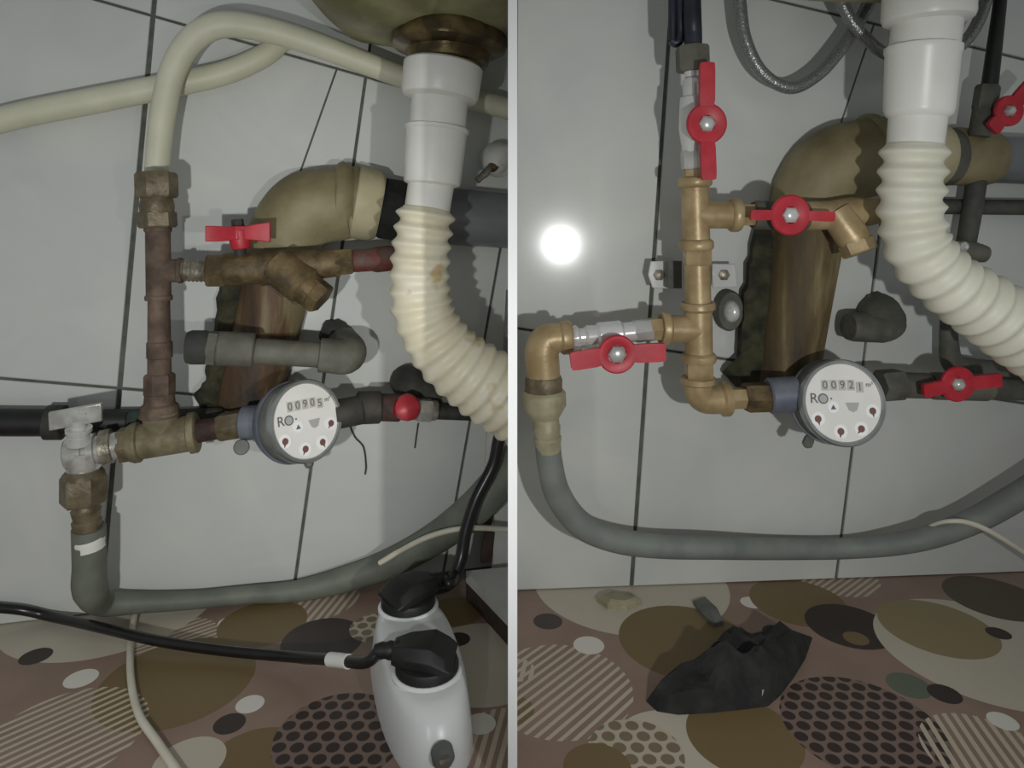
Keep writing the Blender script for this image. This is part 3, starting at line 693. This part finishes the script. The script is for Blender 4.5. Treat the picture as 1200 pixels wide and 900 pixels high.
dl = (fl(380,772,.05)-fl(500,772,.05)).normalized(); dl = (dl+Vector((0,.06,0))).normalized()
plug('black plug in the near socket of the power strip, white tape on its cord', socks[1], dl,
     [fl(428,776,.046), fl(390,773,.03), fl(335,769,.012), fl(260,762,.009), fl(185,751,.013), fl(120,736,.013), LB.p(62,723,.012), LB.p(18,714,.012), LB.p(-70,708,.012)], 'cord', .178)
dr = Vector((.8,.6,0)).normalized()
plug('black plug in the far socket of the power strip, against the wall', socks[0], dr, [fl(528,684,.055), LB.p(534,672,.10)], 'cord')
mb = MB(); sweep(mb, catmull([fl(172,708,.004), fl(160,716,.005), fl(154,745,.004), fl(153,790,.004), fl(162,835,.004), fl(186,872,.004), fl(222,925,.004), fl(262,1000,.004), fl(300,1100,.004)], 10), .0031, 12)
tag(mb.build('white_cable', 'whitewire'), 'thin cream cable lying on the oilcloth below the grey hose', 'cable')

# ================================================================== RIGHT BAY (new brass pipework)
prof(RB, 'sewer_pipe', 'sewer_n', None, (950,240,.016), (915,462,.008), [(0,42),(.3,40),(1,37)], 32, rough=.0012)
tag(bpy.data.objects['sewer_pipe.001'], 'thick olive-brown sewer pipe running down behind the new brass valve', 'drain pipe')
o = thing('sewer_elbow', RB.p(1000,185,.05), 'olive cream sewer elbow above the new brass Y strainer', 'pipe fitting')
mb = MB(); RB.tube(mb, [(946,264,.016),(955,224,.017),(980,195,.02),(1022,184,.022)], [46,47,47,46], 28, 8); mb.build('bend', 'elbow', o, rough=.0008)
prof(RB, 'socket', 'elbow', o, (1010,181,.022), (1032,181,.022), [(0,43),(.1,47),(.4,47),(.7,43),(1,44)], 32)
prof(RB, 'sleeve', 'coupl', o, (1028,181,.022), (1100,182,.022), [(0,41),(.1,43),(.8,41),(1,36)], 32)
o = thing('waste_pipe', RB.p(1150,190,.05), 'grey waste pipe with brownish collar right of the new white drain', 'drain pipe')
prof(RB, 'cuff', 'hazyfit', o, (1085,183,.022), (1118,184,.022), [(0,30),(.2,34),(.8,34),(1,31)], 28)
prof(RB, 'sleeve', 'elbow', o, (1112,183,.022), (1162,186,.022), [(0,31),(.1,34),(.8,33),(1,30)], 28)
prof(RB, 'tube', 'greypvc', o, (1155,186,.022), (1300,192,.022), [(0,28),(1,28)], 28)
patch(RB, 'dark_patch', 'mortar', 'dark ragged patch beside and under the olive-brown sewer pipe', [(884,266),(986,272),(978,330),(968,390),(956,440),(905,462),(864,456),(846,436),(864,420),(866,370),(874,320)], .02, 5)  # same dark band, following the right-hand pipe

# brass column
BR = 'brass'
o = tee(RB, 'brass_tee', BR, 'upper brass tee with branch to the right-hand red valve', (814,208,.077), (816,292,.077), (866,252,.077), 16, 20, .52, 12)
hexn(RB, 'side_nipple', BR, o, (864,252,.077), (886,252,.077), 14)
o = thing('brass_nipple', RB.p(818,355,.077), 'brass pipe nipple between the two brass tees', 'pipe fitting')
hexn(RB, 'hex', BR, o, (817,290,.077), (817,311,.077), 17)
cyl(RB, 'tube', BR, o, (817,309,.077), (818,358,.077), 15, ch=.03)
o = tee(RB, 'brass_tee', BR, 'lower brass tee with branch to the left-hand red valve', (818,354,.077), (819,424,.077), (774,385,.077), 16, 20, .46, 11)
hexn(RB, 'lock_nut', BR, o, (819,423,.077), (819,444,.077), 17)
hexn(RB, 'side_nipple', BR, o, (760,386,.077), (777,385,.077), 14)
o = elbow(RB, 'brass_elbow', BR, 'brass elbow at the foot of the column, left of the new meter', [(818,442,.077),(818,456,.077),(824,466,.077),(836,468,.077),(854,467,.077)], 17, 20.5, .6)
hexn(RB, 'side_nipple', BR, o, (852,467,.077), (876,466,.077), 13)

# upper mini valve
o = thing('ball_valve', RB.p(814,200,.077), 'nickel ball valve with upright red butterfly handle on top of the brass column', 'valve')
hexn(RB, 'hose_nut', 'greyfit', o, (811,54,.077), (812,84,.077), 20)
prof(RB, 'body', 'chrome', o, (812,82,.077), (813,182,.077), [(0,11),(.08,9),(.12,12),(.3,12),(.32,15),(.4,16),(.7,17),(.9,14),(1,13)])
hexn(RB, 'end_nut', 'satin', o, (812,176,.077), (813,198,.077), 15)
hexn(RB, 'ring_nut', BR, o, (813,197,.077), (814,210,.077), 13)
butterfly(RB, o, (828,145,.104), (827,74,.104), (829,211,.104), 24, 10, 9, bend=.003)
o = thing('black_hose', RB.p(810,52,.077), 'dark blue-black hose end entering the top of the brass column', 'hose')
mb = MB(); RB.tube(mb, [(812,58,.077),(812,40,.077),(811,10,.077),(810,-60,.055)], 10.5, 16); mb.build('tube', 'bluehose', o)
mb = MB(); RB.tube(mb, [(786,47,.067),(793,50,.067),(797,40,.067),(797,0,.067),(797,-60,.045)], [5,6,6,6,6], 12); RB.tube(mb, [(788,48,.067),(788,0,.067),(788,-60,.045)], 5, 12); mb.build('crimp_strap', 'bluehose', o)

# right valve and strainer
o = thing('strainer_valve', RB.p(925,262,.077), 'new brass Y strainer valve with level red butterfly handle', 'valve')
cyl(RB, 'body', 'hazyfit', o, (882,252,.077), (945,253,.077), 17)
cyl(RB, 'collar', BR, o, (944,253,.077), (984,252,.077), 17)
mb = MB(); RB.seg(mb, (975,252,.077), (1022,248,.077), [(0,17),(.5,19),(1,16)]); RB.seg(mb, (978,248,.08), (1004,284,.09), [(0,18),(.85,19),(1,17)]); mb.build('strainer_body', BR, o)
hexn(RB, 'strainer_cap', BR, o, (1002,282,.089), (1009,297,.093), 20)
hexn(RB, 'nut', BR, o, (1016,248,.077), (1048,247,.077), 17)
butterfly(RB, o, (926,252,.104), (878,252,.104), (976,254,.104), 24, 10, 6, bend=.002, screw='chrome')

# left valve
o = thing('ball_valve', RB.p(720,395,.077), 'nickel ball valve with level red butterfly handle left of the brass column', 'valve')
prof(RB, 'body', 'chrome', o, (668,396,.077), (752,388,.077), [(0,12),(.1,14),(.14,10),(.2,10),(.24,13),(.36,12),(.4,15),(.7,15),(.74,12),(1,12)])
hexn(RB, 'end_nut', 'satin', o, (742,389,.077), (765,386,.077), 14)
butterfly(RB, o, (723,415,.104), (668,423,.104), (779,412,.104), 23, 11, 11, bend=.002)
o = thing('brass_elbow', RB.p(637,455,.077), 'dull brass elbow turning down at the left end of the brass pipework', 'pipe fitting')
mb = MB(); RB.tube(mb, [(670,395,.077),(655,396,.077),(640,399,.077),(635,412,.077),(636,430,.077),(637,452,.077)], [16,17,19,20,20,20], 20, 8); mb.build('body', BR, o)
prof(RB, 'collar', BR, o, (670,395,.077), (656,396,.077), [(0,18),(.2,20),(.8,20),(1,17)])
prof(RB, 'collar', 'nutold', o, (637,440,.077), (637,462,.077), [(0,20),(.2,22),(.8,22),(1,20)])
o = thing('grey_hose', RB.p(700,640,.052), 'long grey hose sagging along the wall under the new meter', 'hose')
prof(RB, 'union_nut', 'creamnut', o, (637,457,.077), (638,489,.077), [(0,23),(.1,26),(.6,26),(.75,23),(1,18)], 12)
prof(RB, 'barb', 'creamnut', o, (639,485,.077), (643,528,.075), [(0,15),(.3,15.5),(.35,16.5),(.6,15),(.65,16.5),(1,14)])
mb = MB(); RB.tube(mb, [(641,505,.076),(644,540,.072),(654,580,.068),(680,614,.064),(720,632,.06),(770,640,.056),(840,642,.052),(920,643,.028),(1000,642,.028),(1070,634,.052),(1130,615,.056),(1185,586,.06),(1290,520,.067)], [14.5,14.5,15,15,14.5,13.5,13,13,12.5,13,14,15,15], 18, 10); mb.build('tube', 'greyhose2', o)
# pipe clamp on the wall
o = thing('pipe_clamp', RB.p(818,330,.03), 'chrome pipe clamp with two screw ears behind the brass column', 'clamp')
for pts, sc in ((((762,306),(786,305),(786,338),(764,337),(759,322)), (772,322)), (((834,309),(860,309),(863,336),(834,337)), (848,322))):
    mb = MB(); A = [RB.p(x, y, .020) for x, y in pts]; mb.rings([A, [p+RB.n*.003 for p in A]]); e = mb.build('ear', 'chrome', o, bevel=.0006)
    mb = MB(); q = RB.p(sc[0], sc[1], .0225); lathe(mb, q, q+RB.n*.004, [(0,.0062),(.5,.0062),(1,.003)], 6); mb.build('screw', 'galv', e)
    mb = MB(); q = RB.p(sc[0], sc[1], -.001); lathe(mb, q, q+RB.n*.021, [(0,.004),(1,.004)], 10); mb.build('spacer', 'galv', e)
mb = MB(); mb.rings([[RB.p(x, y, h) for x, y in ((783,305),(799,306),(799,338),(783,338))] for h in (.016, .04)]); mb.build('rubber_pad', 'hazyfit', o)
o = thing('wall_plug', RB.p(849,380,.01), 'dark socket with shiny steel dome under the clamp ear', 'wall fitting')
mb = MB(); q = RB.p(850,362,.0); k = RB.r(1,850,362); a1, a2 = RB.u*16*k, RB.v*24*k
mb.rings([[q+RB.n*h+a1*math.cos(t)*s_*max(.6,1)+a2*math.sin(t)*s_ for t in [2*math.pi*j/24 for j in range(24)]] for h, s_ in ((-.002,1),(.012,1),(.016,.9),(.016,.6))]); mb.build('socket', 'hazyfit', o)
mb = MB(); mb.rings([[q+RB.n*h+RB.u*9*k*math.cos(t)*s_+RB.v*13*k*math.sin(t)*s_ for t in [2*math.pi*j/20 for j in range(20)]] for h, s_ in ((.014,1),(.020,.95),(.026,.7),(.029,.3))]); mb.build('dome', 'chrome', o, sharp=80)

# wall stub
o = thing('wall_elbow', RB.p(1028,405,.03), 'dark grey wall elbow stub on the tile above the new meter', 'pipe fitting')
mb = MB(); RB.tube(mb, [(1030,366,-.003),(1031,368,.012),(1034,376,.028),(1038,384,.038)], [23,24,25,22], 20, 8); mb.build('bend', 'hazyfit', o)
cyl(RB, 'socket', 'hazyfit', o, (1040,384,.030), (994,383,.034), 18, 17, ch=.15)
lump(RB, 'dark_patch', 'hazyfit', 'dark putty behind the grey wall elbow stub', 'mortar', (1026,358), 18, 16, .014, 12)

# new meter
meter(RB, 'newer-plumbed water meter under the brass column, reading 00921', 989, 472, .108, 48, 27, '00921', math.radians(-122),
      [((872,466,.077),(905,465,.077),18,'union_nut','brass_old'), ((900,464,.077),(935,462,.08),21,'spigot','meterbody')],
      [((1030,452,.077),(1056,450,.075),19,'union_nut','hazyfit')])
o = thing('outlet_pipe', RB.p(1060,470,.072), 'dark grey outlet pipe right of the new meter', 'pipe')
cyl(RB, 'coupling', 'hazyfit', o, (1050,451,.074), (1088,452,.072), 15)
cyl(RB, 'tube', 'hazyfit', o, (1084,452,.072), (1290,462,.066), 12)
o = thing('outlet_valve', RB.p(1122,462,.077), 'outlet valve with level red butterfly handle at the lower right', 'valve')
cyl(RB, 'body', 'greyfit', o, (1090,452,.072), (1158,454,.072), 16)
butterfly(RB, o, (1122,450,.1), (1079,457,.1), (1170,444,.1), 21, 8, 8, bend=.003)
o = thing('dark_elbow', RB.p(1140,440,.03), 'dark grey elbow fitting behind the lower right red handle', 'pipe fitting')
mb = MB(); RB.tube(mb, [(1112,370,.03),(1112,400,.03),(1116,424,.03),(1135,434,.03),(1190,442,.03),(1280,448,.03)], [9,10,12,15,18,16], 16, 8); mb.build('bend', 'hazyfit', o)
tube_thing(RB, 'dark_pipe', 'hazyiron', 'dark upright pipe behind the white corrugated drain on the right', 'pipe', [(1146,200,.03),(1140,240,.03),(1132,285,.03),(1122,330,.03),(1113,375,.03)], [11,11,10.5,10,9])
tube_thing(RB, 'dark_pipe', 'hazyiron', 'dark level pipe crossing behind the white drain at the right edge', 'pipe', [(1060,242,.018),(1100,242,.018),(1180,243,.018),(1290,244,.018)], 9)
o = thing('small_tap', RB.p(1140,300,.04), 'small dusty tap with a bright screw on the dark upright pipe', 'valve')
cyl(RB, 'body', 'greyfit', o, (1120,290,.036), (1154,298,.036), 11, ch=.2); mb = MB(); q = RB.p(1130,289,.05); lathe(mb, q-RB.n*.012, q+RB.n*.004, [(0,.005),(.8,.005),(1,.002)], 10); mb.build('screw', 'chrome', o)
# white drain
s = basin(RB, 'pale basin underside just above the new white drain', (1090,-14), .14, .15, None, 0)
drain(RB, 'clean white drain with pale corrugated hose on the right',
  [('slip_nut', 'white_plastic', (1088,-16,.135), (1087,28,.135), [(0,48),(.8,49),(.92,47),(1,40)], 40),
   ('neck', 'white_plastic', (1087,20,.135), (1082,62,.135), [(0,37),(1,37)], 32),
   ('coupler', 'white_plastic', (1082,54,.135), (1076,139,.135), [(0,38),(.02,41),(.1,41),(.13,39.5),(.88,37.5),(.95,36),(1,31)], 16),
   ('spigot', 'white_plastic', (1076,132,.135), (1072,172,.135), [(0,31),(1,30)], 32)],
  [(1072,168,.135),(1069,210,.135),(1068,250,.135),(1077,292,.135),(1110,330,.135),(1150,358,.135),(1200,392,.135),(1290,450,.135)], [37,37,37,38,42,45,46,47], 19, 'white_plastic', 'flex_new', deep=(.21,.14))
# braided hoses and upper right valve
tube_thing(RB, 'braided_hose', 'braid', 'steel braided hose hanging in a wide loop beside the white drain', 'hose', [(858,-60,.035),(866,-5,.035),(873,45,.035),(893,85,.035),(926,103,.035),(958,88,.035),(985,58,.035),(1005,28,.035),(1030,-20,.035),(1050,-60,.035)], 7.5, n=12)
tube_thing(RB, 'braided_hose', 'braid', 'steel braided hose dipping behind the white drain at the top', 'hose', [(965,-50,.05),(990,10,.05),(1010,40,.05),(1040,64,.05),(1080,72,.05),(1120,58,.05),(1145,28,.05),(1165,-30,.05)], 7, n=12)
o = thing('corner_valve', RB.p(1155,160,.05), 'grey valve with red handle under the dark hose in the upper right corner', 'valve')
hexn(RB, 'hose_nut', 'hazyfit', o, (1158,100,.05), (1153,130,.05), 13); cyl(RB, 'body', 'hazyfit', o, (1154,124,.05), (1148,160,.05), 12)
butterfly(RB, o, (1182,130,.07), (1208,98,.07), (1160,152,.07), 18, 7, 9, bend=.002)
tube_thing(RB, 'black_hose', 'black', 'black hose running straight down into the upper right corner valve', 'hose', [(1178,-60,.05),(1172,0,.05),(1166,50,.05),(1159,106,.05)], [7,7,8,9], n=12)
tube_thing(RB, 'white_wire', 'whitewire', 'thin pale wire crossing the grey hose at the right edge', 'wire', [(1085,618,.05),(1110,611,.066),(1140,614,.074),(1182,636,.074),(1260,690,.066)], [1.5,2.5,3.2,3.2,3.2], n=10)

# floor things
out = [(757,822),(776,814),(800,806),(816,784),(845,752),(868,739),(884,748),(905,757),(930,752),(952,748),(944,772),(930,795),(915,815),(900,828),(870,832),(830,836),(795,838),(770,834)]
cen = fl(868,795); mb = MB(); rings = []
for t, h in ((1,0),(.97,.005),(.85,.014),(.7,.018),(.52,.022),(.34,.026),(.18,.024),(.03,.02)):
    ring = []
    for i, (x, y) in enumerate(out):
        for q in (0, .5):
            x2, y2 = out[(i+1) % len(out)]; P = fl(x+(x2-x)*q, y+(y2-y)*q); v = cen+(P-cen)*t
            v.z = max(.0005, h*(1+.9*noise.noise(v*42))) if t < 1 else .0002; ring.append(v)
    rings.append(ring)
mb.rings(rings); tag(mb.build('black_rag', 'clothblk', sharp=25), 'crumpled black rag lying on the oilcloth', 'rag')
def scrap(name, m, label, pts, h):
    A = [fl(*p) for p in pts]; c = sum(A, Vector())/len(A); mb = MB()
    mb.rings([A, [p+Vector((0,0,h*.6)) for p in A], [c+(p-c)*.7+Vector((0,0,h*(1+.4*noise.noise(p*90)))) for p in A], [c+(p-c)*.1+Vector((0,0,h)) for p in A]])
    return tag(mb.build(name, m, sharp=30), label, 'debris')
scrap('plastic_scrap', 'seal', 'small grey scrap lying on the cream print near the wall', [(812,708),(826,703),(840,716),(848,732),(836,735),(822,722)], .006)
scrap('rag_chip', 'inkl', 'tiny pale chip at the edge of the black rag', [(888,815),(896,813),(900,820),(893,824)], .009)
scrap('mortar_chunk', 'creamnut', 'lumpy tan mortar crumb on the cream print by the wall', [(700,706),(716,698),(740,700),(752,708),(735,716),(712,714)], .008)
